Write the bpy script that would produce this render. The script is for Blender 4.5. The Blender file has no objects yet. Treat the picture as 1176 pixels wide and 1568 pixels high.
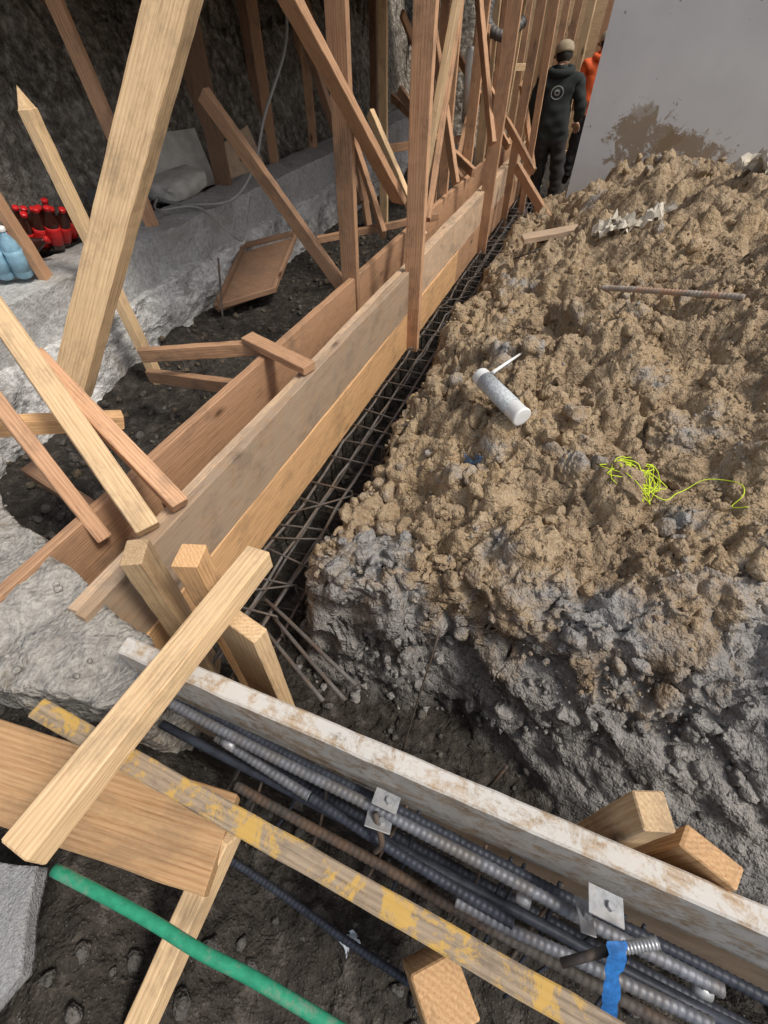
import bpy, math, random, bmesh
import numpy as np
from mathutils import Vector, Matrix, noise as mnoise
random.seed(7); np.random.seed(7)
scene=bpy.context.scene
COL=scene.collection
C=np.array((-.898,.623)); D=np.array((.3665,.9304)); N=np.array((.9304,-.3665))
def F(s,q,z=0.0):
    return (C[0]+D[0]*s+N[0]*q, C[1]+D[1]*s+N[1]*q, z)

# ---------------------------------------------------------------- camera
cam=bpy.data.cameras.new("camera"); camo=bpy.data.objects.new("camera",cam); COL.objects.link(camo)
camo.location=(0,0,2.0); camo.rotation_euler=(math.radians(90)-math.atan(764/702.0),0,0)
cam.sensor_fit='VERTICAL'; cam.sensor_height=36; cam.lens=36*702/1568.0
cam.clip_start=.02; cam.clip_end=500
scene.camera=camo
scene.view_settings.view_transform='Standard'; scene.view_settings.look='None'
scene.view_settings.exposure=0; scene.view_settings.gamma=1

# ---------------------------------------------------------------- light
w=bpy.data.worlds.new("World"); scene.world=w; w.use_nodes=True
nt=w.node_tree; bg=nt.nodes['Background']; sky=nt.nodes.new('ShaderNodeTexSky')
sky.sky_type='NISHITA'; sky.sun_disc=False
SUN_EL=math.radians(56); SUN_AZ=math.radians(118)   # azimuth clockwise from +Y
sky.sun_elevation=SUN_EL; sky.sun_rotation=SUN_AZ
sky.air_density=1.0; sky.dust_density=3.0; sky.ozone_density=1.0
hsn=nt.nodes.new('ShaderNodeHueSaturation'); hsn.inputs['Saturation'].default_value=.5
nt.links.new(sky.outputs[0],hsn.inputs['Color']); nt.links.new(hsn.outputs[0],bg.inputs[0]); bg.inputs[1].default_value=0.15
sl=bpy.data.lights.new("sun",'SUN'); sl.energy=2.6; sl.angle=math.radians(12); sl.color=(1,.94,.85)
so=bpy.data.objects.new("sun",sl); COL.objects.link(so)
sd=Vector((math.sin(SUN_AZ)*math.cos(SUN_EL),math.cos(SUN_AZ)*math.cos(SUN_EL),math.sin(SUN_EL)))
so.rotation_euler=sd.to_track_quat('Z','Y').to_euler()

# ---------------------------------------------------------------- material helpers
class M:
    def __init__(s,name):
        s.m=bpy.data.materials.new(name); s.m.use_nodes=True; s.t=s.m.node_tree; s.b=s.t.nodes['Principled BSDF']
        s.b.inputs['Specular IOR Level'].default_value=.3
    def n(s,ty,**k):
        x=s.t.nodes.new(ty)
        for a,b in k.items(): setattr(x,a,b)
        return x
    def l(s,a,b): s.t.links.new(a,b)
    def coord(s,kind='Object',scale=(1,1,1),rand=False):
        tc=s.n('ShaderNodeTexCoord')
        if rand:
            oi=s.n('ShaderNodeObjectInfo'); va=s.n('ShaderNodeVectorMath',operation='SCALE'); va.inputs[0].default_value=(13.1,1.7,1.3)
            s.l(oi.outputs['Random'],va.inputs['Scale']); ad=s.n('ShaderNodeVectorMath',operation='ADD')
            s.l(tc.outputs[kind],ad.inputs[0]); s.l(va.outputs[0],ad.inputs[1]); s.oi=oi; return ad.outputs[0]
        return tc.outputs[kind]
    def scl(s,v,sc):
        mp=s.n('ShaderNodeMapping'); mp.inputs['Scale'].default_value=sc; s.l(v,mp.inputs[0]); return mp.outputs[0]
    def noise(s,vec,scale,detail=4,rough=.6,dist=0):
        x=s.n('ShaderNodeTexNoise'); x.inputs['Scale'].default_value=scale; x.inputs['Detail'].default_value=detail
        x.inputs['Roughness'].default_value=rough; x.inputs['Distortion'].default_value=dist
        s.l(vec,x.inputs['Vector']); return x.outputs['Fac']
    def vor(s,vec,scale,feature='F1',out='Distance'):
        x=s.n('ShaderNodeTexVoronoi',feature=feature); x.inputs['Scale'].default_value=scale; s.l(vec,x.inputs['Vector']); return x.outputs[out]
    def ramp(s,fac,stops,interp='LINEAR'):
        r=s.n('ShaderNodeValToRGB'); cr=r.color_ramp; cr.interpolation=interp
        while len(cr.elements)<len(stops): cr.elements.new(.5)
        for e,(p,c) in zip(cr.elements,stops):
            e.position=p; e.color=(c[0],c[1],c[2],1) if not isinstance(c,(int,float)) else (c,c,c,1)
        s.l(fac,r.inputs[0]); return r.outputs[0]
    def mix(s,fac,a,b,mode='MIX'):
        x=s.n('ShaderNodeMix',data_type='RGBA',blend_type=mode)
        for inp,v in ((x.inputs[0],fac),(x.inputs[6],a),(x.inputs[7],b)):
            if isinstance(v,(int,float)): inp.default_value=v
            elif isinstance(v,tuple): inp.default_value=(v[0],v[1],v[2],1)
            else: s.l(v,inp)
        return x.outputs[2]
    def math(s,op,a,b=0.0,c=None):
        x=s.n('ShaderNodeMath',operation=op)
        for i,v in enumerate((a,b,c)):
            if v is None: continue
            if isinstance(v,(int,float)): x.inputs[i].default_value=v
            else: s.l(v,x.inputs[i])
        return x.outputs[0]
    def bump(s,h,strength=.5,dist=.01,prev=None):
        x=s.n('ShaderNodeBump'); x.inputs['Strength'].default_value=strength; x.inputs['Distance'].default_value=dist
        s.l(h,x.inputs['Height'])
        if prev is not None: s.l(prev,x.inputs['Normal'])
        return x.outputs[0]
    def fin(s,col,rough=.8,nrm=None,metal=0,spec=None):
        if isinstance(col,tuple): s.b.inputs['Base Color'].default_value=(col[0],col[1],col[2],1)
        else: s.l(col,s.b.inputs['Base Color'])
        if isinstance(rough,(int,float)): s.b.inputs['Roughness'].default_value=rough
        else: s.l(rough,s.b.inputs['Roughness'])
        if nrm is not None: s.l(nrm,s.b.inputs['Normal'])
        s.b.inputs['Metallic'].default_value=metal
        if spec is not None: s.b.inputs['Specular IOR Level'].default_value=spec
        return s.m

def wood(name,light,dark,dirt=.35,dirtcol=(.12,.09,.065),stain=None,stainamt=0.0,stsc=9,strange=(.40,.56)):
    m=M(name)
    v=m.coord('Object',rand=True)
    wv=m.n('ShaderNodeTexWave',wave_type='RINGS',rings_direction='X'); wv.inputs['Scale'].default_value=1.5
    wv.inputs['Distortion'].default_value=4.5; wv.inputs['Detail'].default_value=2; wv.inputs['Detail Scale'].default_value=.8
    m.l(m.scl(v,(.9,22,22)),wv.inputs['Vector'])
    fib=m.noise(m.scl(v,(6,190,190)),1.0,3,.7)
    base=m.mix(m.ramp(wv.outputs['Fac'],[(.1,0.0),(.7,.55),(.97,1.0)]),light,dark)
    base=m.mix(.5,base,m.ramp(fib,[(.32,tuple(c*.50 for c in dark)),(.5,tuple(c*.85 for c in light)),(.7,tuple(min(1,c*1.12) for c in light))]))
    kd=m.vor(m.scl(v,(2.3,6,6)),1.0)
    base=m.mix(m.ramp(kd,[(.05,1.0),(.10,.35),(.16,0.0)]),base,tuple(c*.33 for c in dark))
    br=m.math('MULTIPLY_ADD',m.oi.outputs['Random'],.45,.75)
    hs=m.n('ShaderNodeHueSaturation'); m.l(br,hs.inputs['Value']); m.l(base,hs.inputs['Color']); base=hs.outputs[0]
    dn=m.noise(m.scl(v,(.6,1,1)),7,6,.75); base=m.mix(m.math('MULTIPLY',m.ramp(dn,[(.5,0.0),(.66,1.0)]),dirt),base,dirtcol)
    if stain:
        sn=m.noise(v,stsc,6,.8,.4); base=m.mix(m.math('MULTIPLY',m.ramp(sn,[(strange[0],0.0),(strange[1],1.0)]),stainamt),base,stain)
    n1=m.bump(m.math('ADD',m.math('MULTIPLY',fib,.7),dn),.4,.003)
    return m.fin(base,.74,n1)
W_FIR=wood("fir_brown",(.58,.345,.20),(.42,.215,.11),.5)
W_DARK=wood("fir_dark",(.30,.18,.11),(.20,.105,.06),.6)
W_LIGHT=wood("pine_light",(.70,.50,.29),(.58,.36,.18),.4)
W_FORM=wood("form_board",(.60,.42,.27),(.46,.295,.175),.5,stain=(.34,.28,.22),stainamt=.4)
W_ORANGE=wood("fir_orange",(.68,.42,.21),(.54,.285,.125),.35)
W_WHITE=wood("concrete_stained_board",(.50,.38,.26),(.38,.26,.16),.5,stain=(.58,.56,.52),stainamt=.88,stsc=18,strange=(.40,.53))
W_YEL=wood("yellow_painted_board",(.34,.26,.18),(.20,.15,.10),.8,stain=(.56,.34,.07),stainamt=.8,stsc=14,strange=(.49,.57))

def concrete(name,a,b,stain=(.14,.11,.08),bumpd=.012,sc=1.0):
    m=M(name); v=m.coord('Object')
    n1=m.noise(v,3*sc,5,.7); n2=m.noise(v,35*sc,4,.75); vo=m.vor(v,60*sc)
    col=m.ramp(n1,[(.35,a),(.65,b)])
    col=m.mix(.45,col,m.ramp(n2,[(.35,tuple(c*.35 for c in a)),(.65,tuple(min(1,c*1.15) for c in b))]))
    n3=m.noise(v,2.2*sc,6,.8,.5); col=m.mix(m.ramp(n3,[(.48,0.0),(.62,.85)]),col,stain)
    h=m.math('ADD',m.math('MULTIPLY',n2,.8),m.math('MULTIPLY',vo,-.4))
    h=m.math('ADD',h,n3)
    return m.fin(col,.92,m.bump(h,.9,bumpd))
CONC=concrete("old_concrete",(.27,.255,.23),(.45,.425,.38),stain=(.20,.155,.11),bumpd=.02)
CONCU=concrete("curb_concrete",(.36,.355,.34),(.52,.51,.49),stain=(.30,.28,.25),bumpd=.008)
CONCW=concrete("chalky_concrete",(.48,.47,.45),(.76,.75,.72),stain=(.20,.18,.16))
CONCF=concrete("pebbled_concrete",(.27,.27,.27),(.40,.40,.395),stain=(.30,.29,.28),bumpd=.008,sc=4)
def soil():
    m=M("soil"); v=m.coord('Object')
    at=m.n('ShaderNodeAttribute',attribute_name='clay'); clay=at.outputs['Fac']
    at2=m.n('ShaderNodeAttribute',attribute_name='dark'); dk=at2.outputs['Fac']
    n1=m.noise(v,3.0,5,.7,.3); n2=m.noise(v,15,4,.72); n3=m.noise(v,95,3,.7)
    vo=m.vor(v,30); vo2=m.vor(v,110)
    tan=m.ramp(n1,[(.30,(.18,.125,.078)),(.43,(.30,.21,.125)),(.55,(.42,.30,.175)),(.66,(.45,.275,.10))])
    tan=m.mix(.42,tan,m.ramp(n2,[(.32,(.12,.082,.05)),(.5,(.35,.255,.16)),(.66,(.54,.43,.29))]))
    gray=m.ramp(n1,[(.3,(.17,.17,.175)),(.55,(.28,.28,.28)),(.75,(.34,.33,.315))])
    gray=m.mix(.45,gray,m.ramp(n2,[(.32,(.10,.10,.105)),(.5,(.25,.25,.255)),(.68,(.43,.42,.41))]))
    f=m.math('ADD',clay,m.math('MULTIPLY',m.math('SUBTRACT',n1,.5),3.0))
    col=m.mix(m.ramp(f,[(.28,0.0),(.72,1.0)]),tan,gray)
    col=m.mix(.20,col,m.ramp(n3,[(.34,(.07,.05,.03)),(.5,(.32,.25,.17)),(.66,(.62,.53,.40))]))
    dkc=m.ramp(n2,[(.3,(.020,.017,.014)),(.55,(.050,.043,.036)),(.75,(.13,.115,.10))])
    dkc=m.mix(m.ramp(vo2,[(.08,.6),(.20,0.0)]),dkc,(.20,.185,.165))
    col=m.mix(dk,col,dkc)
    h=m.math('ADD',n2,m.math('MULTIPLY',n3,.35))
    h=m.math('SUBTRACT',h,m.math('MULTIPLY',vo,.7))
    h=m.math('SUBTRACT',h,m.math('MULTIPLY',vo2,.22))
    return m.fin(col,m.ramp(n1,[(.4,.78),(.6,.98)]),m.bump(h,1.0,.020),spec=.2)
SOIL=soil()
def rock():
    m=M("rough_rock_wall"); v=m.coord('Object')
    n1=m.noise(v,1.8,5,.75,.4); n2=m.noise(v,13,5,.75); vo=m.vor(v,11)
    col=m.ramp(n1,[(.35,(.14,.115,.09)),(.5,(.30,.26,.21)),(.65,(.55,.50,.42))])
    col=m.mix(.55,col,m.ramp(n2,[(.40,(.04,.035,.03)),(.52,(.25,.22,.18)),(.64,(.68,.62,.52))]))
    h=m.math('SUBTRACT',m.math('ADD',n2,n1),m.math('MULTIPLY',vo,.6))
    return m.fin(col,.95,m.bump(h,1,.09),spec=.1)
ROCK=rock()
def metal(name,col,rough=.45,met=.8,rust=None):
    m=M(name); v=m.coord('Object'); n=m.noise(v,30,4,.7)
    c=m.ramp(n,[(.35,tuple(x*.55 for x in col)),(.65,col)])
    if rust:
        r=m.noise(v,9,5,.7); c=m.mix(m.ramp(r,[(.45,0.0),(.6,1.0)]),c,rust)
    return m.fin(c,rough,m.bump(n,.25,.002),met)
REBAR=metal("rebar_steel",(.23,.24,.27),.55,.4,(.17,.16,.155))
REBARD=metal("rebar_rusty_dark",(.11,.095,.085),.7,.2,(.15,.10,.07))
CAGE=metal("rebar_cage_steel",(.18,.165,.155),.7,.2,(.14,.105,.08))
BLACKP=metal("epoxy_bar_dark",(.055,.062,.082),.5,.2)
GALV=metal("galvanized_plate",(.50,.52,.55),.55,.5,(.36,.35,.34))
BOLT=metal("bolt_steel",(.55,.56,.58),.45,.6,(.42,.42,.42))
def plain(name,col,rough=.5,var=.25,sc=20,spec=.4,b=.001,trans=0):
    m=M(name); v=m.coord('Object'); n=m.noise(v,sc,4,.6)
    c=m.ramp(n,[(.3,tuple(x*(1-var) for x in col)),(.7,col)])
    r=m.fin(c,rough,m.bump(n,.3,b),spec=spec)
    if trans: m.b.inputs['Transmission Weight'].default_value=trans
    return r
def pvc():
    m=M("green_pvc"); v=m.coord('Object'); n=m.noise(v,60,5,.7); n2=m.noise(v,14,5,.85)
    c=m.ramp(n,[(.3,(.02,.20,.11)),(.7,(.035,.31,.17))]); c=m.mix(m.ramp(n2,[(.52,0.0),(.66,.7)]),c,(.22,.25,.19))
    return m.fin(c,.4,m.bump(n,.2,.001))
GREEN=pvc()
TAPE=plain("blue_tape",(.03,.20,.58),.6,.6,60)
def wallmat():
    m=M("white_painted_panel"); v=m.coord('Object')
    n1=m.noise(v,1.5,4,.6); n2=m.noise(v,25,4,.7)
    col=m.ramp(n1,[(.3,(.52,.52,.515)),(.7,(.62,.615,.605))])
    sep=m.n('ShaderNodeSeparateXYZ'); m.l(v,sep.inputs[0])
    nn=m.noise(v,7,6,.8,.6)
    def patch(cx,cz,rx,rz,col,c2,k=-5.5,hi=.85):
        px=m.math('MULTIPLY',m.math('SUBTRACT',sep.outputs['X'],cx),1/rx); pz=m.math('MULTIPLY',m.math('SUBTRACT',sep.outputs['Z'],cz),1/rz)
        rr=m.math('SQRT',m.math('ADD',m.math('MULTIPLY',px,px),m.math('MULTIPLY',pz,pz)))
        f=m.math('ADD',rr,m.math('MULTIPLY',m.math('SUBTRACT',nn,.5),k))
        return m.mix(m.ramp(f,[(.75,hi),(1.05,0.0)]),col,c2)
    col=patch(.56,1.17,.30,.22,col,(.24,.17,.10)); col=patch(.50,1.36,.16,.10,col,(.30,.24,.17),-4,.7); col=patch(1.0,1.12,.3,.12,col,(.24,.17,.10))
    sp=m.vor(v,8); col=m.mix(m.ramp(sp,[(.06,.75),(.09,0.0)]),col,(.22,.16,.11))
    return m.fin(col,.75,m.bump(n2,.2,.003))
WALL=wallmat()

# ---------------------------------------------------------------- mesh helpers
def mkobj(name,verts,faces,mat=None,parent=None,smooth=False,loc=None,mats=None):
    me=bpy.data.meshes.new(name); me.from_pydata([tuple(v) for v in verts],[],faces); me.update()
    o=bpy.data.objects.new(name,me); COL.objects.link(o)
    for x in (mats or ([mat] if mat else [])): me.materials.append(x)
    if smooth:
        for p in me.polygons: p.use_smooth=True
    if parent: o.parent=parent
    if loc: o.location=loc
    return o
def empty(name,loc=(0,0,0)):
    e=bpy.data.objects.new(name,None); COL.objects.link(e); e.location=loc; e.empty_display_size=.05; return e
def setpar(o,e):
    o.parent=e; o.matrix_parent_inverse=Matrix.Translation(-e.location); return o
def beam(name,p0,p1,w,h,mat,up=(0,0,1),point=0,roll=0,bev=.003,wob=.002):
    """timber: local X runs along p0->p1, Y = width w, Z = depth h; slightly warped, eased edges"""
    p0=Vector(p0); p1=Vector(p1); L=(p1-p0).length; x=(p1-p0).normalized(); u=Vector(up)
    if abs(x.dot(u))>.98: u=Vector((D[0],D[1],0))
    y=u.cross(x).normalized(); z=x.cross(y)
    if roll:
        R=Matrix.Rotation(roll,3,x); y=R@y; z=R@z
    b=bev; hw,hh=w/2,h/2
    prof=[(-hw+b,-hh),(hw-b,-hh),(hw,-hh+b),(hw,hh-b),(hw-b,hh),(-hw+b,hh),(-hw,hh-b),(-hw,-hh+b)]
    ns=max(2,int(L/.04)+1) if L<2.5 else int(L/.10)+1; se=random.random()*50; t0=random.uniform(-.08,.08); t1=random.uniform(-.08,.08)
    xs=[-L/2,-L/2+b]+[-L/2+b+(L-2*b)*i/ns for i in range(1,ns)]+[L/2-b,L/2]
    V=[];Fc=[]
    for i,xx in enumerate(xs):
        sc=(1-b/hw if i in(0,len(xs)-1) else 1)
        oy=mnoise.noise(Vector((xx*1.1+se,1.3,0)))*wob*3; oz=mnoise.noise(Vector((xx*1.1+se,7.3,0)))*wob*3
        for (a,c) in prof:
            j=mnoise.noise(Vector((xx*14+se,a*40,c*40)))*.0020
            xe=xx+(t0*a if i<2 else t1*a if i>len(xs)-3 else 0)
            V.append((xe,a*sc+oy+j,c*sc+oz+j))
    if point: base=len(V); V.append((L/2+point,0,0))
    m=8
    for i in range(len(xs)-1):
        for j in range(m): Fc.append((i*m+j,i*m+(j+1)%m,(i+1)*m+(j+1)%m,(i+1)*m+j))
    Fc.append(tuple(reversed(range(m)))); k=(len(xs)-1)*m
    if point:
        for j in range(m): Fc.append((k+j,k+(j+1)%m,base))
    else: Fc.append(tuple(k+j for j in range(m)))
    o=mkobj(name,V,Fc,mat)
    o.matrix_world=Matrix(((x.x,y.x,z.x,(p0.x+p1.x)/2),(x.y,y.y,z.y,(p0.y+p1.y)/2),(x.z,y.z,z.z,(p0.z+p1.z)/2),(0,0,0,1)))
    return o
def tube(name,pts,r,mat,parent=None,seg=10,rib=0,cap=True,rads=None):
    pts=[Vector(p) for p in pts]
    if rib:
        step=rib/4; out=[]; k=0; cum=[0]
        for i in range(len(pts)-1): cum.append(cum[-1]+(pts[i+1]-pts[i]).length)
        for j in range(int(cum[-1]/step)+1):
            t=j*step
            while k<len(pts)-2 and cum[k+1]<t: k+=1
            f_=(t-cum[k])/max(1e-9,cum[k+1]-cum[k]); out.append(pts[k].lerp(pts[k+1],min(1,f_)))
        pts=out
    V=[];Fc=[];prev=None
    for i,p in enumerate(pts):
        t=(pts[min(i+1,len(pts)-1)]-pts[max(i-1,0)]).normalized()
        if prev is None: u=t.orthogonal().normalized()
        else: u=(prev-t*prev.dot(t)).normalized()
        prev=u; v=t.cross(u); rr=rads[i] if rads else r
        for j in range(seg):
            a=2*math.pi*j/seg; r2=rr
            if rib:
                ph=(i+(j*4.0/seg)*.5)%4; r2=rr*(1.12 if ph<1.3 else .98)
                if j in (0,seg//2): r2=rr*1.1
            V.append(p+(u*math.cos(a)+v*math.sin(a))*r2)
    for i in range(len(pts)-1):
        for j in range(seg): Fc.append((i*seg+j,i*seg+(j+1)%seg,(i+1)*seg+(j+1)%seg,(i+1)*seg+j))
    if cap:
        Fc.append(tuple(reversed(range(seg)))); Fc.append(tuple((len(pts)-1)*seg+j for j in range(seg)))
    return mkobj(name,V,Fc,mat,parent,True)
def smoothpts(pts,n=8):
    P=[Vector(p) for p in pts]; out=[]
    for i in range(len(P)-1):
        a=P[max(i-1,0)];b=P[i];c=P[i+1];d=P[min(i+2,len(P)-1)]
        for k in range(n):
            t=k/n; out.append(.5*((2*b)+(c-a)*t+(2*a-5*b+4*c-d)*t*t+(3*b-a-3*c+d)*t**3))
    out.append(P[-1]); return out
def lathe(name,prof,mat,parent=None,seg=20):
    V=[];Fc=[]
    for (r,z) in prof:
        for j in range(seg): V.append((r*math.cos(2*math.pi*j/seg),r*math.sin(2*math.pi*j/seg),z))
    for i in range(len(prof)-1):
        for j in range(seg): Fc.append((i*seg+j,i*seg+(j+1)%seg,(i+1)*seg+(j+1)%seg,(i+1)*seg+j))
    Fc.append(tuple(reversed(range(seg)))); Fc.append(tuple((len(prof)-1)*seg+j for j in range(seg)))
    return mkobj(name,V,Fc,mat,parent,True)
def place(o,loc,zdir):
    q=Vector(zdir).to_track_quat('Z','Y'); o.matrix_world=Matrix.Translation(Vector(loc))@q.to_matrix().to_4x4()

# ---------------------------------------------------------------- numpy noise
def h2(ix,iy,s): 
    t=np.sin(ix*127.1+iy*311.7+s*74.7)*43758.5453; return t-np.floor(t)
def vnoise(x,y,s=0):
    ix=np.floor(x);iy=np.floor(y);fx=x-ix;fy=y-iy;fx=fx*fx*(3-2*fx);fy=fy*fy*(3-2*fy)
    return (h2(ix,iy,s)*(1-fx)+h2(ix+1,iy,s)*fx)*(1-fy)+(h2(ix,iy+1,s)*(1-fx)+h2(ix+1,iy+1,s)*fx)*fy
def fbm(x,y,o=5,s=0,g=.55):
    a=1;t=0;n=0
    for i in range(o): t=t+a*(vnoise(x,y,s+i)-.5); n+=a; x=x*2.03+3.1;y=y*2.03+1.7;a*=g
    return t/n*2
def worley(x,y,s=0):
    ix=np.floor(x);iy=np.floor(y);d1=np.full(x.shape,9.);d2=d1.copy();r=np.zeros(x.shape)
    for a in(-1,0,1):
        for b in(-1,0,1):
            cx=ix+a;cy=iy+b;px=cx+.15+.7*h2(cx,cy,s+5);py=cy+.15+.7*h2(cx,cy,s+9)
            dd=np.hypot(x-px,y-py);rr=h2(cx,cy,s+13);c=dd<d1
            d2=np.where(c,d1,np.minimum(d2,dd));r=np.where(c,rr,r);d1=np.where(c,dd,d1)
    return d1,d2,r
def sst(x,a,b):
    t=np.clip((x-a)/(b-a),0,1);return t*t*(3-2*t)
def clods(x,y,size,s,warp=.5):
    x2=x/size+warp*fbm(x/size*1.7,y/size*1.7,3,s);y2=y/size+warp*fbm(x/size*1.7+9,y/size*1.7,3,s+3)
    d1,d2,r=worley(x2,y2,s)
    cap=np.clip(1-(d1/(.55+.35*r))**2.4,0,1)**.7; crack=sst(d2-d1,0,.16)
    return size*(cap*(.10+.62*r)+.15*crack)

MP=[(-.30,1.05,.48),(-.02,1.63,.56),(.03,.85,.50),(.24,.80,.48),(.52,.74,.50),(.79,.62,.50),(1.15,.42,.48),(.28,1.14,.64),(.53,1.76,.73),(.69,.95,.70),
(1.19,.79,.74),(1.34,1.23,.92),(1.06,1.48,.88),(1.10,2.42,.85),(1.50,2.0,1.00),(1.95,3.02,1.08),(1.57,3.29,.94),(1.36,3.54,.80),(.98,3.71,.60),(1.63,5.19,.50),
(2.06,2.65,1.06),(.28,2.45,.58),(.86,3.98,.55),(2.9,5.5,.98),(3.6,5.2,.80),(2.3,4.6,1.02),(2.4,5.5,.88),(1.38,5.2,.42),(2.0,1.0,1.0),(3,2,1.1),(3,4,1.08),(3,0,.8),(1.9,0,.55),(4.5,3,1.0),(2.6,3.4,1.10),(2.0,5.84,.50),(1.95,6.6,.36),(4,6.5,.7)]
MP=np.array(MP)
def rbf(x,y):
    P=MP[:,:2];K=np.hypot(P[:,None,0]-P[None,:,0],P[:,None,1]-P[None,:,1])
    n_=len(P);A=np.zeros((n_+3,n_+3));A[:n_,:n_]=K+np.eye(n_)*.02;A[:n_,n_]=1;A[:n_,n_+1:]=P;A[n_,:n_]=1;A[n_+1:,:n_]=P.T
    w_=np.linalg.solve(A,np.concatenate([MP[:,2],[0,0,0]]));out=np.full(x.shape,w_[n_])+w_[n_+1]*x+w_[n_+2]*y
    for i in range(n_): out=out+w_[i]*np.hypot(x-P[i,0],y-P[i,1])
    return out
EDGE=[(5,11),(2.62,7.6),(1.78,6.3),(1.36,5.24),(.85,3.965),(.28,2.435),(-.04,1.62),(-.31,1.10),(-.27,.985),(-.10,.925),(.06,.90),(.26,.86),(.42,.81),(.60,.70),(.79,.62),(1.15,.42),(2.0,.12),(6,-1.2)]
def edgedist(x,y):
    best=np.full(x.shape,99.);P=EDGE;inside=np.zeros(x.shape,bool);poly=P+[(60,-20),(60,60)]
    for i in range(len(P)-1):
        ax,ay=P[i];bx,by=P[i+1];vx,vy=bx-ax,by-ay;t=np.clip(((x-ax)*vx+(y-ay)*vy)/(vx*vx+vy*vy),0,1)
        best=np.minimum(best,np.hypot(x-ax-t*vx,y-ay-t*vy))
    for i in range(len(poly)):
        ax,ay=poly[i];bx,by=poly[(i+1)%len(poly)]
        c=((ay>y)!=(by>y))&(x<(bx-ax)*(y-ay)/((by-ay)+1e-12)+ax);inside^=c
    return np.where(inside,best,-best)
def height(x,y,detail=True):
    s=(x-C[0])*D[0]+(y-C[1])*D[1];q=(x-C[0])*N[0]+(y-C[1])*N[1]
    low=fbm(x*1.3,y*1.3,4,2)
    g=-.10+.03*low+.32*sst(x,.45,1.5)*sst(s,3,0)
    left=.26+.06*low+.16*sst(fbm(x*1.1+4,y*1.1,3,8),.1,.6)
    led=.86+.03*low
    g=np.where(q<0,-.05+(.41)*sst(-q,.0,.04),g)
    g=np.where(q<-.26,.36+(left-.36)*sst(-q,.30,.5),g)
    g=np.where(q<-1.8,left+(led-left)*sst(-q,1.85,2.0),g)
    rk0=.9*sst(-q,2.45,2.75)+ .9*sst(-q,2.7,3.3)+.6*sst(-q,3.2,5)
    rk0=rk0+1.8*sst(s,10.0,10.8)*sst(-q,1.1,1.5)*(q>-2.6)
    g=g+rk0*sst(s,-2,-.5)*(1+.30*fbm(x*2,y*2,4,21))
    fr=.20+.06*low+.30*sst(-x-.35*y,.28,.75)
    k=sst(-s,-.02,.10)
    g=np.where(s<.1,g*(1-k)+fr*k,g)
    ed=edgedist(x,y)
    ed=ed+(.10*fbm(x*3.2,y*3.2,3,33)+.012*fbm(x*9,y*9,3,34))*np.clip(1-np.abs(ed)/.6,0,1)
    front=sst(y*-1-x*.45,-1.25,-.95)
    wd=.07+front*(.05+.32*sst(x,.22,.9))
    mk=sst(ed,-wd,0.02)
    # break the steep face into benches so that it reads as torn clay, not a sheet
    b_=mk+.10*fbm(x*7,y*7,3,36)*(4*mk*(1-mk)); mkb=.6*b_+.4*(np.floor(b_*4)+sst(b_*4-np.floor(b_*4),.25,.75))/4
    mkb=np.clip(np.where((mk>.01)&(mk<.99),mkb,mk),0,1)
    top=rbf(x,y)+.07*low+.15*fbm(x*2.2,y*2.2,4,5)*sst(ed,0,.3)
    far=sst(np.hypot(x,y),14,20); top=top*(1-far)+.6*far; g=g*(1-far)+.6*far
    h=g*(1-mkb)+top*mkb
    if detail:
        loose=sst(ed,-.06,.08)
        smc=np.exp(-(((x+.02)/.17)**2+((y-1.22)/.25)**2))+.9*np.exp(-(((x-1.15)/.2)**2+((y-1.25)/.16)**2))+.7*np.exp(-(((x-.6)/.15)**2+((y-1.2)/.12)**2))
        smc=np.clip(smc,0,1)
        rough=(.45+.6*sst(fbm(x*1.4+7,y*1.4,3,40),-.35,.25))*(1-.75*smc)
        c=clods(x,y,.34,11)*.50+clods(x,y,.19,1)*.68+clods(x,y,.105,2)*.70+clods(x,y,.055,3)*.55+clods(x,y,.029,4)*.45
        h=h+c*loose*rough-.06*loose*rough
        flo=1-mk
        h=h+flo*(clods(x,y,.07,6)*.4+clods(x,y,.035,7)*.5)
        rk=sst(-q,2.4,2.7)
        h=h+rk*(clods(x,y,.4,14)*.8+clods(x,y,.15,15)*1.0+clods(x,y,.08,16)*.7)
        h=h-.035*(1-sst(np.abs(fbm(x*3,y*3,4,50)),0,.08))*sst(ed,.02,.12)*(1-.7*smc)
    return h,mk,ed,s,q,front
def dist_attr(me,name,arr):
    a=me.attributes.new(name,'FLOAT','POINT'); a.data.foreach_set('value',arr.astype(np.float32))
def clayf(x,y,h,ed):
    c=sst(-(y+x*.33),-1.34,-.72)*.75+.45*sst(h,.52,.25)
    return np.clip(c+.45*fbm(x*2.5,y*2.5,3,90),0,1)

xs=np.concatenate([[-80,-30,-12,-7,-5],np.arange(-4.2,-.5,.028),np.arange(-.5,1.6,.0100),np.arange(1.6,3.9,.020),[4.2,5,7,12,30,80]])
ys=np.concatenate([[-80,-30,-10,-4,-2],np.arange(-1.2,-.1,.022),np.arange(-.1,.70,.011),np.arange(.70,1.2,.0065),np.arange(1.2,2.2,.0105),np.arange(2.2,4.6,.017),np.arange(4.6,9.5,.035),np.arange(9.5,13,.07),[14,16,30,90,180]])
X,Y=np.meshgrid(xs,ys); nx,ny=len(xs),len(ys)
x=X.ravel();y=Y.ravel()
h,mk,ed,s_,q_,front=height(x,y)
st=sst(np.abs(ed+.04),.35,.0)
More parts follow.
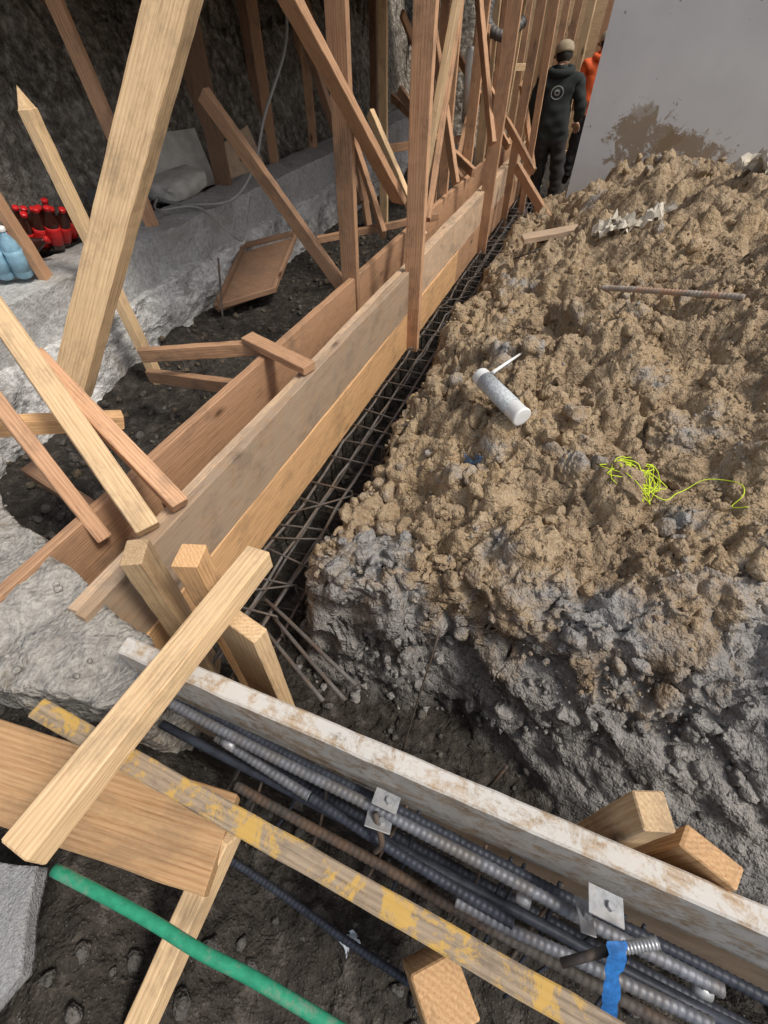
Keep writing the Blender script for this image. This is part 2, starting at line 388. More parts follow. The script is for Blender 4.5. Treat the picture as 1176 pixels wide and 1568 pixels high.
# torn clay face: push the steep part sideways with noise that varies with height
dx=(.06*fbm(x*6+h*9,h*10-y*3,4,60)+.02*fbm(x*22,h*26,3,65))*st; dy=(.09*fbm(x*7+3,h*9+5,4,61)+.035*fbm(x*24,h*26,3,66))*st
dx=dx+.007*fbm(x*22+h*25,y*22,2,63)*mk; dy=dy+.007*fbm(x*22,y*22+h*25,2,64)*mk
V=np.stack([x+dx,y+dy,h],1)
clay=clayf(x,y,h,ed)
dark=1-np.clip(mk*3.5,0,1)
idx=np.arange(nx*ny).reshape(ny,nx)
Q=np.stack([idx[:-1,:-1],idx[:-1,1:],idx[1:,1:],idx[1:,:-1]],-1).reshape(-1,4)
fmk=mk[Q].mean(1); fq=q_[Q].mean(1); fs=s_[Q].mean(1)
def submesh(name,sel,mat):
    q=Q[sel]; used=np.unique(q); mp=np.full(nx*ny,-1); mp[used]=np.arange(len(used)); q=mp[q]
    me=bpy.data.meshes.new(name); me.vertices.add(len(used)); me.vertices.foreach_set('co',V[used].ravel())
    me.loops.add(q.size); me.loops.foreach_set('vertex_index',q.ravel().astype(np.int32))
    me.polygons.add(len(q)); me.polygons.foreach_set('loop_start',np.arange(0,q.size,4,dtype=np.int32)); 
    me.polygons.foreach_set('use_smooth',np.ones(len(q),bool)); me.update(calc_edges=True); me.validate()
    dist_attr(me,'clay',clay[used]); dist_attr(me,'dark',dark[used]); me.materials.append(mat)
    o=bpy.data.objects.new(name,me); COL.objects.link(o); return o
selm=fmk>.02; selr=(~selm)&(((fq<-2.42)&(fs>-2)&(fs<13))|((fs>9.9)&(fq<-1.0)&(fs<13)))
mound=submesh("dirt_mound",selm,SOIL)
submesh("rock_wall",selr,ROCK)
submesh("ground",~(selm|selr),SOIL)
def hz(px,py): return float(height(np.array([px]),np.array([py]))[0][0])
def hzs(px,py): return height(np.array(px,float),np.array(py,float))[0]
def ico(sub):
    bm=bmesh.new(); bmesh.ops.create_icosphere(bm,subdivisions=sub,radius=1); v=np.array([p.co[:] for p in bm.verts]); f=np.array([[q.index for q in p.verts] for p in bm.faces]); bm.free(); return v,f
def clodvariants(k,sub,seed):
    v,f=ico(sub); out=[]
    for i in range(k):
        vv=[]
        pl=[(Vector((random.uniform(-1,1),random.uniform(-1,1),random.uniform(-1,1))).normalized(),random.uniform(.55,.85)) for _ in range(7)]
        for p in v:
            P=Vector(p); a=1+.35*mnoise.noise(P*1.3+Vector((i*7.3+seed,0,0)))
            for n__,d__ in pl:
                c__=P.dot(n__)
                if c__>0 and d__/c__<a: a=d__/c__
            a+=.16*mnoise.noise(P*3.3+Vector((0,i*5.1+seed,0)))+.09*mnoise.noise(P*8+Vector((0,i*5.1+seed,0)))+(.05*mnoise.noise(P*18) if sub>3 else 0)
            vv.append(p*a*np.array([1,.85,.72]))
        out.append(np.array(vv))
    return out,f
def scatter(name,xy,size,mat,parent,darkv,sub=2,seed=0,sink=.25,cvar=.25):
    vars_,f=clodvariants(9,sub,seed); H,mk_,ed_,s2,q2,fr2=height(xy[:,0],xy[:,1])
    VV=[];FF=[];CL=[];o=0; cl=clayf(xy[:,0],xy[:,1],H,ed_)+cvar*(np.random.rand(len(xy))-.4)*2
    for i in range(len(xy)):
        v=vars_[i%9]; a=np.random.rand(3)*6.28
        R=np.array(Matrix.Rotation(a[0],3,'Z')@Matrix.Rotation(a[1]*.4,3,'X')@Matrix.Rotation(a[2],3,'Y'))
        p=v@R.T*size[i]+np.array([xy[i,0],xy[i,1],H[i]+size[i]*sink]); VV.append(p); FF.append(f+o); o+=len(v); CL.append(np.full(len(v),cl[i]))
    VV=np.concatenate(VV);FF=np.concatenate(FF)
    me=bpy.data.meshes.new(name); me.vertices.add(len(VV)); me.vertices.foreach_set('co',VV.ravel()); me.loops.add(FF.size); me.loops.foreach_set('vertex_index',FF.ravel().astype(np.int32))
    me.polygons.add(len(FF)); me.polygons.foreach_set('loop_start',np.arange(0,FF.size,3,dtype=np.int32)); me.polygons.foreach_set('use_smooth',np.ones(len(FF),bool)); me.update(calc_edges=True)
    dist_attr(me,'clay',np.concatenate(CL)); dist_attr(me,'dark',np.full(len(VV),float(darkv))); me.materials.append(mat)
    ob=bpy.data.objects.new(name,me); COL.objects.link(ob); ob.parent=parent; return ob
n_=6000
px=np.random.uniform(-.35,3.3,n_);py=np.random.uniform(.1,5.9,n_)
e=edgedist(px,py); ok=(e>.01)&(fbm(px*1.8,py*1.8,3,77)+np.random.rand(n_)*.9>.28)
ok&=(np.random.rand(n_)<np.clip(1.6/np.hypot(px,py),0,1))
xy=np.stack([px[ok],py[ok]],1); sz=.008+.052*np.random.rand(len(xy))**2.8
scatter("loose_clods",xy,sz,SOIL,mound,0,3,1,-.05)
# clods stuck on / fallen from the cut face
n_=2600
px=np.random.uniform(-.4,1.5,n_);py=np.random.uniform(.2,2.4,n_);e=edgedist(px,py);ok=(e>-.16)&(e<.05)
xy=np.stack([px[ok],py[ok]],1); sz=.010+.038*np.random.rand(len(xy))**2.2
scatter("face_clods",xy,sz,SOIL,mound,0,3,19,-.15,.15)
n_=90
px=np.random.uniform(-.2,3.0,n_);py=np.random.uniform(.5,5.6,n_); e=edgedist(px,py); ok=e>.10
xy=np.stack([px[ok],py[ok]],1)
xy=np.concatenate([[(.02,1.16),(-.16,1.05),(.36,.98),(1.12,1.28),(1.34,.93),(.88,.93),(1.38,1.62),(1.25,2.0),(.70,1.28),(.28,1.45),(.62,.92)],xy]); sz=.055+.065*np.random.rand(len(xy)); sz[:11]=(.12,.08,.085,.12,.10,.08,.12,.10,.10,.08,.07)
scatter("big_clods",xy,sz,SOIL,mound,0,5,11,-.42)
n_=9000
px=np.random.uniform(-.35,1.9,n_);py=np.random.uniform(.1,3.0,n_);e=edgedist(px,py);ok=(e>-.15)&(fbm(px*2.5,py*2.5,3,79)+np.random.rand(n_)*.8>.2)
xy=np.stack([px[ok],py[ok]],1); sz=.003+.010*np.random.rand(len(xy))**2
scatter("crumbs",xy,sz,SOIL,mound,0,1,3)
rub=empty("rubble")
n_=3800
px=np.random.uniform(-3.2,1.2,n_);py=np.random.uniform(-.6,6,n_);e=edgedist(px,py);ok=(e<-.05)
xy=np.stack([px[ok],py[ok]],1); sz=.004+.034*np.random.rand(len(xy))**3
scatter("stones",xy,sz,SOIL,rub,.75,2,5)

# ---------------------------------------------------------------- long form (grade beam formwork)
fw=empty("grade_beam_formwork",F(3,0,.5))
def fbd(nm,s0,s1,q,z0,z1,th,mat): return setpar(beam(nm,F(s0,q,(z0+z1)/2),F(s1,q,(z0+z1)/2),th,z1-z0,mat),fw)
fbd("outer_board_top",.05,3.1,.005,.552,.83,.042,W_FORM)
fbd("outer_board_top_far",3.103,8.2,.003,.552,.828,.042,W_FORM)
fbd("outer_board_bottom",.05,4.2,.008,.27,.549,.042,W_ORANGE)
fbd("outer_board_bottom_far",4.203,8.2,.008,.27,.549,.042,W_FIR)
fbd("inner_board_backing",.06,8.2,-.042,.50,.822,.038,W_FORM)
fbd("inner_board_left",-.02,4.0,-.285,.50,.83,.042,W_FIR)
fbd("inner_board_left_far",4.003,8.2,-.285,.50,.83,.042,W_FIR)

# ---------------------------------------------------------------- posts and braces
def post(xyz,ztop,w=.09,t=.04,mat=W_FIR,roll=0,name="wooden_post",lean=(0,0)):
    x0,y0,z0=xyz
    return beam(name,(x0,y0,z0),(x0+lean[0],y0+lean[1],ztop),t,w,mat,roll=roll)
fa=math.atan2(.3665,.9304); HP=math.pi/2
ZT=2.48
post((-.22,3.17,.50),ZT,.11,.045,W_FIR,HP)
post(F(2.86,.055,.27),ZT,.115,.05,W_FIR,HP)
post(F(5.08,.055,.27),ZT,.12,.05,W_FIR,HP)
post(F(4.82,-.33,.5),ZT,.09,.04,W_FIR,HP)
for i,(s,q,wd0) in enumerate(((6.3,.055,.09),(6.35,-.33,.1),(6.9,-.33,.09),(7.5,.055,.1),(8.3,-.2,.09),(9.2,.1,.1),(10.2,-.1,.1),(8.0,-.9,.09),(7.3,-.75,.09),(6.1,-.8,.09),(8.9,-.6,.1),(9.6,-1.0,.1),(10.4,-.7,.1),(8.6,.35,.09),(9.7,.45,.09),(10.8,.6,.09),(7.0,-1.3,.09),(8.4,-1.6,.09),(5.7,-.33,.1),(5.5,-1.2,.09),(6.6,.22,.07))):
    post(F(s,q,.15),ZT,wd0,.045,(W_FIR,W_LIGHT,W_FIR)[i%3],HP,lean=(random.uniform(-.08,.08),random.uniform(-.08,.08)))
for (a,b) in ((-1.13,5.86),(-.82,6.71),(-.48,7.5)): post((a,b,.93),ZT,.09,.045,W_FIR,HP+fa)
for (a,b,m_) in ((-1.75,5.6,W_DARK),(-1.35,6.5,W_DARK),(-2.3,4.6,W_DARK),(-1.0,7.6,W_FIR)): post((a,b,.9),ZT,.09,.045,m_,HP+fa)
post((-1.45,5.0,.93),ZT,.14,.06,W_DARK,HP+fa)
post((-1.69,3.81,.93),ZT,.09,.045,W_FIR,HP+fa,lean=(-.22,.05))
post((-.18,6.17,.3),ZT,.09,.045,W_FIR,HP,lean=(-.35,.3))
post((-.13,7.8,.9),ZT,.09,.045,W_DARK,HP)
beam("wooden_stake",(-1.55,2.80,.28),(-1.66,2.83,1.70),.05,.09,W_LIGHT,point=.08,roll=.4)
beam("wooden_stake",(-1.98,2.83,.93),(-2.10,2.86,1.6),.045,.08,W_FIR,point=.06,roll=.4)
def brace(a,b,w=.04,h=.09,mat=W_FIR,**k): return beam("diagonal_brace",a,b,w,h,mat,**k)
brace((-.50,2.60,2.25),(.10,3.40,1.20),.04,.10,W_FIR,roll=HP)
brace((-1.06,3.62,1.68),(-.28,3.22,.74),.05,.085,W_FIR)
brace((.50,4.30,2.3),(.19,3.53,.92),.04,.075,W_LIGHT)
brace((.62,5.3,2.3),(.35,4.2,.88),.04,.07,W_FIR)
brace((-.10,4.5,1.5),(.30,3.9,.85),.04,.07,W_LIGHT)
brace((-1.30,2.28,.76),(-.60,2.22,.84),.045,.07,W_FIR)
brace((-1.38,2.43,.55),(-.73,2.03,.72),.045,.07,W_FIR)
brace((-.70,2.25,.87),(-.35,1.97,.865),.08,.04,W_FIR)
brace((-.55,4.20,.74),(.45,4.38,.86),.045,.05,W_FIR)
brace((-.3,5.1,1.35),(.0,4.1,.8),.04,.08,W_FIR)
brace((.10,7.5,1.3),(.91,5.69,.9),.045,.08,W_FIR)
brace((.15,6.0,1.5),(.75,5.4,.9),.04,.08,W_FIR)
brace((1.40,5.98,.9),(1.75,5.45,.50),.05,.09,W_FIR)
brace((1.1,6.9,1.5),(1.6,6.0,.85),.04,.08,W_FIR)
brace((.7,8.2,1.9),(1.5,7.0,.9),.04,.08,W_FIR)
brace((1.2,8.0,1.6),(.8,6.2,.9),.04,.08,W_FIR)
brace((-.9,7.6,2.2),(-.2,6.3,.5),.04,.08,W_FIR)
brace((-.75,5.2,2.2),(-.2,4.6,.9),.04,.08,W_DARK)
brace((.2,7.4,2.0),(.9,8.4,.9),.04,.08,W_FIR)
brace((1.7,9.2,2.3),(1.6,8.0,.9),.04,.08,W_LIGHT)
brace((1.0,6.4,1.9),(1.35,7.4,1.0),.04,.08,W_FIR)
brace((.0,6.6,.95),(1.0,6.9,1.0),.04,.08,W_FIR)
brace((.5,8.6,1.5),(2.2,9.6,1.45),.04,.08,W_LIGHT)
brace((.75,5.9,2.3),(.98,5.25,1.2),.04,.08,W_FIR)
brace((.3,5.6,2.3),(.65,5.0,.95),.04,.08,W_FIR)
brace((1.45,6.6,1.5),(1.85,7.0,.7),.035,.07,W_FIR)
fsw=empty("far_stud_wall",F(11.5,0,0))
for i in range(15): setpar(beam("stud",F(11.5,-2.4+i*.32,0.2),F(11.5,-2.4+i*.32,2.46),.045,.09,W_LIGHT),fsw)
setpar(beam("plate",F(11.5,-2.5,.17),F(11.5,2.3,.17),.1,.045,W_LIGHT),fsw)
setpar(beam("sheathing",F(12.2,-3.5,1.1),F(12.2,.6,1.1),.015,2.6,W_LIGHT),fsw)
# near left timbers
beam("timber_brace",(-1.30,1.66,.93),(-.36,2.16,2.45),.125,.075,W_LIGHT,up=(0,-1,.5))
beam("timber_prop",(-.765,.97,.86),(-1.42,1.66,1.42),.075,.05,W_LIGHT)
beam("timber_prop",(-.69,1.07,.87),(-1.22,1.49,1.19),.06,.045,W_FIR)
beam("timber_prop",(-.98,1.02,.75),(-1.30,1.30,1.3),.05,.04,W_FIR)
beam("timber_prop",(-1.45,1.30,1.02),(-1.07,1.55,.87),.06,.06,W_ORANGE)
beam("timber_prop",(-1.5,1.45,.7),(-.9,1.1,.60),.06,.04,W_DARK)
beam("spreader_board",(-1.12,1.42,.62),(-.82,1.30,.62),.06,.04,W_DARK)
beam("corner_stake",(-.69,.77,.2),(-.69,.77,1.0),.06,.09,W_LIGHT,roll=.5)
beam("corner_stake",(-.515,.735,.2),(-.515,.735,1.03),.07,.075,W_ORANGE,roll=.3)
beam("corner_stake",(-.365,.575,.2),(-.365,.575,.98),.045,.16,W_LIGHT,roll=1.35)
beam("square_timber",(-.325,.735,1.03),(-.615,.10,1.03),.066,.062,W_LIGHT)
beam("wide_board",(-1.15,.345,.83),(-.345,.145,.79),.18,.04,W_ORANGE)
beam("wooden_stake",(-.345,.17,.78),(-.60,-.25,.40),.05,.07,W_LIGHT)
beam("wooden_stake",(.10,-.075,.40),(.10,-.075,.90),.085,.09,W_ORANGE,roll=.75)

cf=empty("cross_wall_formwork",(0.1,.2,.8))
wd_=Vector((1.07,-.42,0)).normalized(); wn=Vector((-wd_.y,wd_.x,0))
wa=Vector((-.66,.54,0)); wb=Vector((1.25,-.21,0))
for i,(z0,z1,off,mt) in enumerate(((.66,.93,0,W_WHITE),(.36,.655,.004,W_FORM))):
    a=wa+wn*off; b=wb+wn*off
    setpar(beam("form_plank",(a.x,a.y,(z0+z1)/2),(b.x,b.y,(z0+z1)/2),.045,z1-z0,mt,bev=.005),cf)
beam("painted_batten",(-.76,.365,.965),(.50,-.18,.965),.041,.024,W_YEL)
beam("wooden_stake",(.474,.158,.2),(.474,.158,1.05),.058,.062,W_LIGHT,roll=.35)
beam("wooden_stake",(.60,.105,.2),(.60,.105,.95),.045,.10,W_ORANGE,roll=1.2)

# ---------------------------------------------------------------- concrete pieces
def slab(name,poly,ztop,zbot,mat,cell=.03,amp=.02,seed=0):
    P=[Vector((a,b,0)) for a,b in poly]; bm=bmesh.new()
    vs=[bm.verts.new((p.x,p.y,ztop)) for p in P]; f=bm.faces.new(vs)
    r=bmesh.ops.extrude_face_region(bm,geom=[f]); nv=[g for g in r['geom'] if isinstance(g,bmesh.types.BMVert)]
    for v in nv: v.co.z=zbot
    bmesh.ops.recalc_face_normals(bm,faces=bm.faces[:])
    bmesh.ops.triangulate(bm,faces=bm.faces[:])
    for it in range(8):
        es=[e for e in bm.edges if e.calc_length()>cell*1.5]
        if not es or len(bm.verts)>60000: break
        bmesh.ops.subdivide_edges(bm,edges=es,cuts=1)
        bmesh.ops.triangulate(bm,faces=bm.faces[:])
    for v in bm.verts:
        p=v.co*5+Vector((seed,0,0)); q=v.co*17; r_=v.co*45
        v.co+=Vector((mnoise.noise(p),mnoise.noise(p+Vector((9,3,1))),mnoise.noise(p+Vector((2,8,4)))*.6))*amp*1.8
        v.co+=Vector((mnoise.noise(q),mnoise.noise(q+Vector((9,3,1))),mnoise.noise(q+Vector((2,8,4)))*.9))*amp*.75
        v.co+=Vector((mnoise.noise(r_),mnoise.noise(r_+Vector((9,3,1))),mnoise.noise(r_+Vector((2,8,4)))))*amp*.3
    me=bpy.data.meshes.new(name); bm.to_mesh(me); bm.free(); me.materials.append(mat)
    for p in me.polygons: p.use_smooth=True
    o=bpy.data.objects.new(name,me); COL.objects.link(o); return o
ce=empty("concrete_curb_wall",(-1.2,4.6,.3))
cd=Vector((.338,.941,0)); cn=Vector((-.941,.338,0)); c0=Vector((-2.45,1.08,0))
def cpoly(a,b,l0,l1):
    p=[c0+cd*l0+cn*a,c0+cd*l1+cn*a,c0+cd*l1+cn*b,c0+cd*l0+cn*b]; return [(v.x,v.y) for v in p]
setpar(slab("upper_course",cpoly(.035,.42,0,10),.95,.60,CONCU,.04,.008,3),ce)
setpar(slab("lower_course",cpoly(-.035,.40,0,10),.68,.15,CONCW,.04,.022,5),ce)
slab("broken_concrete_footing",[(-2.3,1.75),(-1.45,1.20),(-1.03,.88),(-.74,.66),(-.62,.55),(-.665,.44),(-.87,.455),(-1.05,.50),(-2.3,.75)],.80,.25,CONC,.020,.024,11)
slab("concrete_slab",[(-1.6,.14),(-.72,.10),(-.69,.0),(-.67,-.06),(-.74,-.16),(-.74,-.5),(-1.6,-.6)],.80,.755,CONCF,.012,.006,17)
px=np.random.uniform(-1.9,-.75,520); py=np.random.uniform(.5,1.3,520); ok=(py<.62-(px+.72)*.82)&(py>.50-(px+.87)*.12)
vars_,f_i=clodvariants(5,2,31); VV=[];FF=[];o_=0
for a_,b_ in zip(px[ok],py[ok]):
    sz_=.003+.012*random.random()**3; v=vars_[int(abs(a_)*977)%5]*sz_+np.array([a_,b_,.803]); VV.append(v); FF.append(f_i+o_); o_+=len(v)
mkobj("footing_crumbs",np.concatenate(VV).tolist(),np.concatenate(FF).tolist(),CONC,None,True)

dk=empty("unseen_shade_deck",F(4,-2,2.5))  # deck above the frame, added to keep daylight off the left and back
q1=-.15
me_v=[F(2.0,-6,2.50),F(2.0,q1,2.50),F(9.5,q1,2.50),F(9.5,-6,2.50)]
me_v+= [(a,b,2.56) for a,b,c in me_v]
o=mkobj("shade_panel",me_v,[(3,2,1,0),(4,5,6,7),(0,1,5,4),(1,2,6,5),(2,3,7,6),(3,0,4,7)],W_FORM); setpar(o,dk)

pw=empty("white_wall",(1.96,5.84,0)); 
ang=math.atan2(-.3665,.9304)
wv_=[];wf_=[]
nxw,nzw=24,20
for j in range(nzw+1):
    for i in range(nxw+1): wv_.append((i/nxw*4.2,0.004*mnoise.noise(Vector((i*.3,j*.3,0))),j/nzw*2.7))
for j in range(nzw):
    for i in range(nxw): a=j*(nxw+1)+i; wf_.append((a,a+1,a+nxw+2,a+nxw+1))
k=len(wv_); wv_+=[(0,.1,0),(4.2,.1,0),(4.2,.1,2.7),(0,.1,2.7)]
tl=nzw*(nxw+1)
wf_+=[(k+1,k,k+3,k+2),(0,tl,k+3,k),(nxw,k+1,k+2,tl+nxw)]
o=mkobj("panel",wv_,wf_,WALL); o.parent=pw; pw.rotation_euler=(0,0,ang)

# ---------------------------------------------------------------- rebar
rc=empty("rebar_cage",F(3,.18,.15))
def rb(nm,p0,p1,r,mat=REBARD,rib=0,par=None,amp=.006):
    n=max(2,int((Vector(p1)-Vector(p0)).length/.12)); se=random.random()*30
    P=[Vector(p0).lerp(Vector(p1),i/n)+Vector((0,amp*mnoise.noise(Vector((i*.5,se,2))),amp*mnoise.noise(Vector((i*.5,se,9))))) for i in range(n+1)]
    o=tube(nm,P,r,mat,seg=8 if r<.01 else 12,rib=rib)
    if par is not None: setpar(o,par)
    return o
for q in (.075,.165,.265):
    for z in (.30,.10): rb("long_bar",F(.15,q,z),F(8,q,z),.0072,CAGE,par=rc,amp=.035)
s=.3
while s<7.5:
    j=random.uniform(-.03,.03); j2=random.uniform(-.05,.05)
    P=[F(s,.055,.06),F(s+j,.055,.31),F(s+j2,.30+j,.315+j),F(s+j2+.01,.29,.06),F(s,.055,.06)]
    setpar(tube("tie",P,.0055,CAGE,seg=6),rc)
    if random.random()<.35: rb("cross",F(s+.05,.06,.32),F(s+random.uniform(.1,.3),.31,.33),.0045,CAGE,par=rc)
    s+=.14+.05*random.random()
rs=empty("loose_rebar_dowels",(-.3,.8,.3))
for k_,(a,b) in enumerate((((-.50,1.04,.32),(-.10,.655,.37)),((-.47,.98,.29),(-.14,.62,.32)),((-.52,.95,.27),(-.22,.62,.31)))): rb("dowel",a,b,.0085,CAGE,par=rs)
rb("thin_rod",(.19,.76,.58),(.07,.53,.0),.0035)
rb("thin_rod",(.42,.42,.25),(.38,.40,-.05),.006)
fb=empty("rebar_bundle",(0,.2,.75))
def along(t,off,z): 
    a=Vector((-.51,.425,0)); dd=Vector((1.13,-.495,0)); p=a+dd*t+Vector((.40,.916,0))*off; return (p.x,p.y,z)
rb("top_bar",along(-.12,0,.76),along(1.02,0,.75),.0125,REBAR,.014,fb)
rb("dark_bar",along(-.15,.028,.70),along(1.15,.03,.69),.011,BLACKP,.014,fb)
rb("dark_bar",along(-.1,-.035,.62),along(1.1,-.03,.62),.012,BLACKP,0,fb)
rb("dark_bar",along(.1,-.07,.50),along(1.1,-.075,.52),.013,REBARD,.016,fb)
rb("dark_bar",along(.0,.02,.46),along(1.2,.0,.46),.013,BLACKP,.016,fb)
rb("short_bar",along(.06,-.012,.69),along(.30,-.03,.68),.0115,REBAR,.014,fb)
rb("short_bar",along(.30,-.03,.675),along(.72,-.06,.665),.0115,BLACKP,.014,fb)
rb("short_bar",along(.62,-.07,.64),along(1.03,-.05,.68),.0125,REBAR,.014,fb)
rb("low_bar",(-.45,.16,.33),(.2,-.16,.33),.010,BLACKP,.012,fb)
for (a,b,r) in (((-.425,.375,.70),(-.39,.36,.70),.0155),((.29,.062,.69),(.318,.05,.69),.015),((.615,-.075,.69),(.645,-.085,.69),.016),((-.66,.505,.80),(-.62,.49,.80),.012)):
    setpar(tube("bar_end_sleeve",[a,tuple((np.array(a)*.5+np.array(b)*.5)),b],r,BOLT,seg=16,rads=[r*.85,r,r]),fb)
for k_ in range(14):
    t0=random.random(); p0=along(t0,-.12-.06*random.random(),.35); p1=along(t0+.14*random.random(),.05,.68); pm=tuple((np.array(p0)+np.array(p1))/2+np.array((0.03*random.random(),.0,.04*random.random()-.05)))
    setpar(tube("bent_tie",smoothpts([p0,pm,p1],6),.0045,(BLACKP,REBARD)[k_%2],seg=7),fb)
def plate(name,c,size,mat,rot,tilt,par):
    sx,sy=size; t=.0035
    bm=bmesh.new(); bmesh.ops.create_cube(bm,size=1); bmesh.ops.scale(bm,vec=(sx,sy,t),verts=bm.verts[:]); bmesh.ops.bevel(bm,geom=bm.edges[:],offset=.001,segments=1,affect='EDGES')
    r=bmesh.ops.create_cone(bm,cap_ends=True,segments=6,radius1=.009,radius2=.008,depth=.008); bmesh.ops.translate(bm,vec=(sx*.1,0,.006),verts=r['verts'])
    me=bpy.data.meshes.new(name); bm.to_mesh(me); bm.free(); me.materials.append(mat)
    o=bpy.data.objects.new(name,me); COL.objects.link(o); o.rotation_euler=(tilt[0],tilt[1],rot); o.location=c; setpar(o,par); return o
wr=math.atan2(wd_.y,wd_.x)
br=empty("wall_bracket",(0,.22,.8)); plate("upper_plate",(.005,.222,.79),(.06,.038),GALV,wr,(-.25,.1),br); plate("lower_plate",(-.012,.185,.765),(.06,.04),GALV,wr+.1,(-.5,.1),br)
setpar(tube("hook",smoothpts([(-.02,.20,.78),(-.012,.175,.76),(-.005,.15,.72),(-.02,.14,.68)],6),.007,REBARD,seg=8),br)
br2=empty("wall_bracket",(.44,.02,.8)); plate("upper_plate",(.43,.04,.83),(.07,.05),GALV,wr,(-.2,.15),br2); plate("lower_plate",(.395,.025,.80),(.03,.065),GALV,wr+.1,(-.5,.1),br2)
bo=empty("anchor_bolt",(.44,-.01,.9)); setpar(tube("shank",[(.40,-.022,.875),(.478,-.012,.905)],.0095,BOLT,seg=14,rib=.006),bo); setpar(tube("washer",[(.408,-.021,.878),(.412,-.0205,.8795)],.017,BOLT,seg=18),bo)
setpar(tube("bar_tail",[(.32,-.04,.84),(.40,-.022,.875)],.008,REBARD,seg=10),bo)
tv=[];tf=[]
tp=smoothpts([(.405,-.01,.905),(.402,-.03,.90),(.396,-.055,.87),(.398,-.085,.83),(.392,-.12,.78),(.39,-.15,.72)],6)
for i,p in enumerate(tp):
    wv=.016+.002*math.sin(i*.9); tw=.3*math.sin(i*.35)
    for k_ in (-1,0,1): tv.append((p.x+wv*k_*math.cos(tw),p.y+.002*math.sin(i*1.7)*k_,p.z+wv*k_*math.sin(tw)+(.002 if k_==0 else 0)))
for i in range(len(tp)-1):
    for k_ in (0,1): a=i*3+k_; tf.append((a,a+1,a+4,a+3))
mkobj("blue_tape_strip",tv,tf,TAPE,smooth=True)
tube("green_pipe",smoothpts([(-.60,.085,.945),(-.42,.022,.94),(-.31,-.022,.935),(-.2,-.06,.93),(.0,-.14,.92),(.15,-.2,.91)],8),.0105,GREEN,seg=20)

# ---------------------------------------------------------------- things on the mound
WH=plain("white_plastic",(.80,.80,.77),.4,.12); LAB=plain("label_print",(.64,.67,.68),.5,.6,110)
a=Vector((.395,1.70,0)); b=Vector((.52,1.43,0))
zt=max(hz(a.x*(1-t)+b.x*t+o_,a.y*(1-t)+b.y*t) for t in (0,.2,.4,.6,.8,1) for o_ in (-.02,0,.02))+.024
a.z=zt+.005; b.z=zt-.012; ax=(b-a).normalized(); tb=empty("caulk_tube",(a+b)/2)
R=.037; Ln=(b-a).length
o=lathe("cartridge",[(R*.55,-.004),(R*.9,.0),(R,.010),(R,Ln-.012),(R*1.06,Ln-.008),(R*1.06,Ln),(R*.9,Ln+.001),(R*.3,Ln+.0015)],WH,seg=30); place(o,a,ax); setpar(o,tb)
o=lathe("label",[(R*1.012,.04),(R*1.012,Ln*.8)],LAB,seg=30); place(o,a,ax); setpar(o,tb)
tube("nozzle_stick",[a+Vector((.045,-.03,.03)),Vector((.66,1.96,hz(.66,1.96)+.03))],.006,WH,seg=10,rads=[.008,.0035])
def drop2(a,b,lift=.012):
    n=9; zs=[hz(a[0]+(b[0]-a[0])*i/n,a[1]+(b[1]-a[1])*i/n) for i in range(n+1)]
    return (a[0],a[1],max(zs[:4])+lift),(b[0],b[1],max(zs[-4:])+lift)
p,q=drop2((1.10,2.40),(1.50,1.95),.008); rb("rebar_stub",p,q,.0125,metal("rusty_bar",(.42,.36,.30),.8,.1,(.42,.25,.16)),.016)
p,q=drop2((.98,3.62),(1.42,3.62),.02); beam("wood_scrap",p,q,.11,.035,W_FORM)
p,q=drop2((.90,3.45),(1.12,3.38),.01); rb("thin_rod",p,q,.006)
STR=plain("neon_string",(.66,.80,.04),.6,.2)
def hm(x_,y_): return float(hzs([x_+a_ for a_ in (-.012,0,.012) for b_ in (-.012,0,.012)],[y_+b_ for a_ in (-.012,0,.012) for b_ in (-.012,0,.012)]).max())
pts=[];cx,cy=.862,1.16;th=0
for i in range(75):
    th+=random.uniform(.5,2.2); r=random.uniform(.01,.10)
    x_=cx+r*math.cos(th)*1.15+.02*math.sin(i*.3); y_=cy+r*math.sin(th)*.9
    pts.append((x_,y_,hm(x_,y_)+.005+random.random()*.02))
for (x_,y_) in ((.92,1.13),(.97,1.10),(1.01,1.12),(1.06,1.15),(1.12,1.17),(1.17,1.15),(1.19,1.10),(1.17,1.05),(1.14,1.03),(1.16,1.0)): pts.append((x_,y_,hm(x_,y_)+.012))
tube("mason_string",smoothpts(pts,4),.0018,STR,seg=6)
PAP=plain("crumpled_paper",(.74,.67,.55),.9,.45,25)
def crumple(name,c,sx,sy,rot,mat,amp=.05,n=30,lift=.012):
    V=[];Fc=[]
    for j in range(n+1):
        for i in range(n+1):
            u=(i/n-.5)*sx;v=(j/n-.5)*sy*(1+.9*mnoise.noise(Vector((i*.25,c[0],0))))+.06*mnoise.noise(Vector((i*.15,c[1],3))); V.append([c[0]+u*math.cos(rot)-v*math.sin(rot),c[1]+u*math.sin(rot)+v*math.cos(rot),0])
    Hh=hzs([v[0] for v in V],[v[1] for v in V])
    for v,hh in zip(V,Hh):
        P=Vector((v[0],v[1],0)); v[2]=hh+lift+amp*abs(mnoise.noise(P*13))+amp*.7*abs(mnoise.noise(P*29))+amp*.4*mnoise.noise(P*60); v[0]+=amp*.7*mnoise.noise(P*19+Vector((5,0,0))); v[1]+=amp*.7*mnoise.noise(P*19+Vector((0,5,0)))
    for j in range(n):
        for i in range(n):
            a=j*(n+1)+i
            if mnoise.noise(Vector((i*.35+c[0]*9,j*.35,0)))>-.38: Fc.append((a,a+1,a+n+2,a+n+1))
    return mkobj(name,V,Fc,mat)
crumple("crumpled_paper",(1.62,3.40),.55,.18,.5,PAP,.06,30,.035)
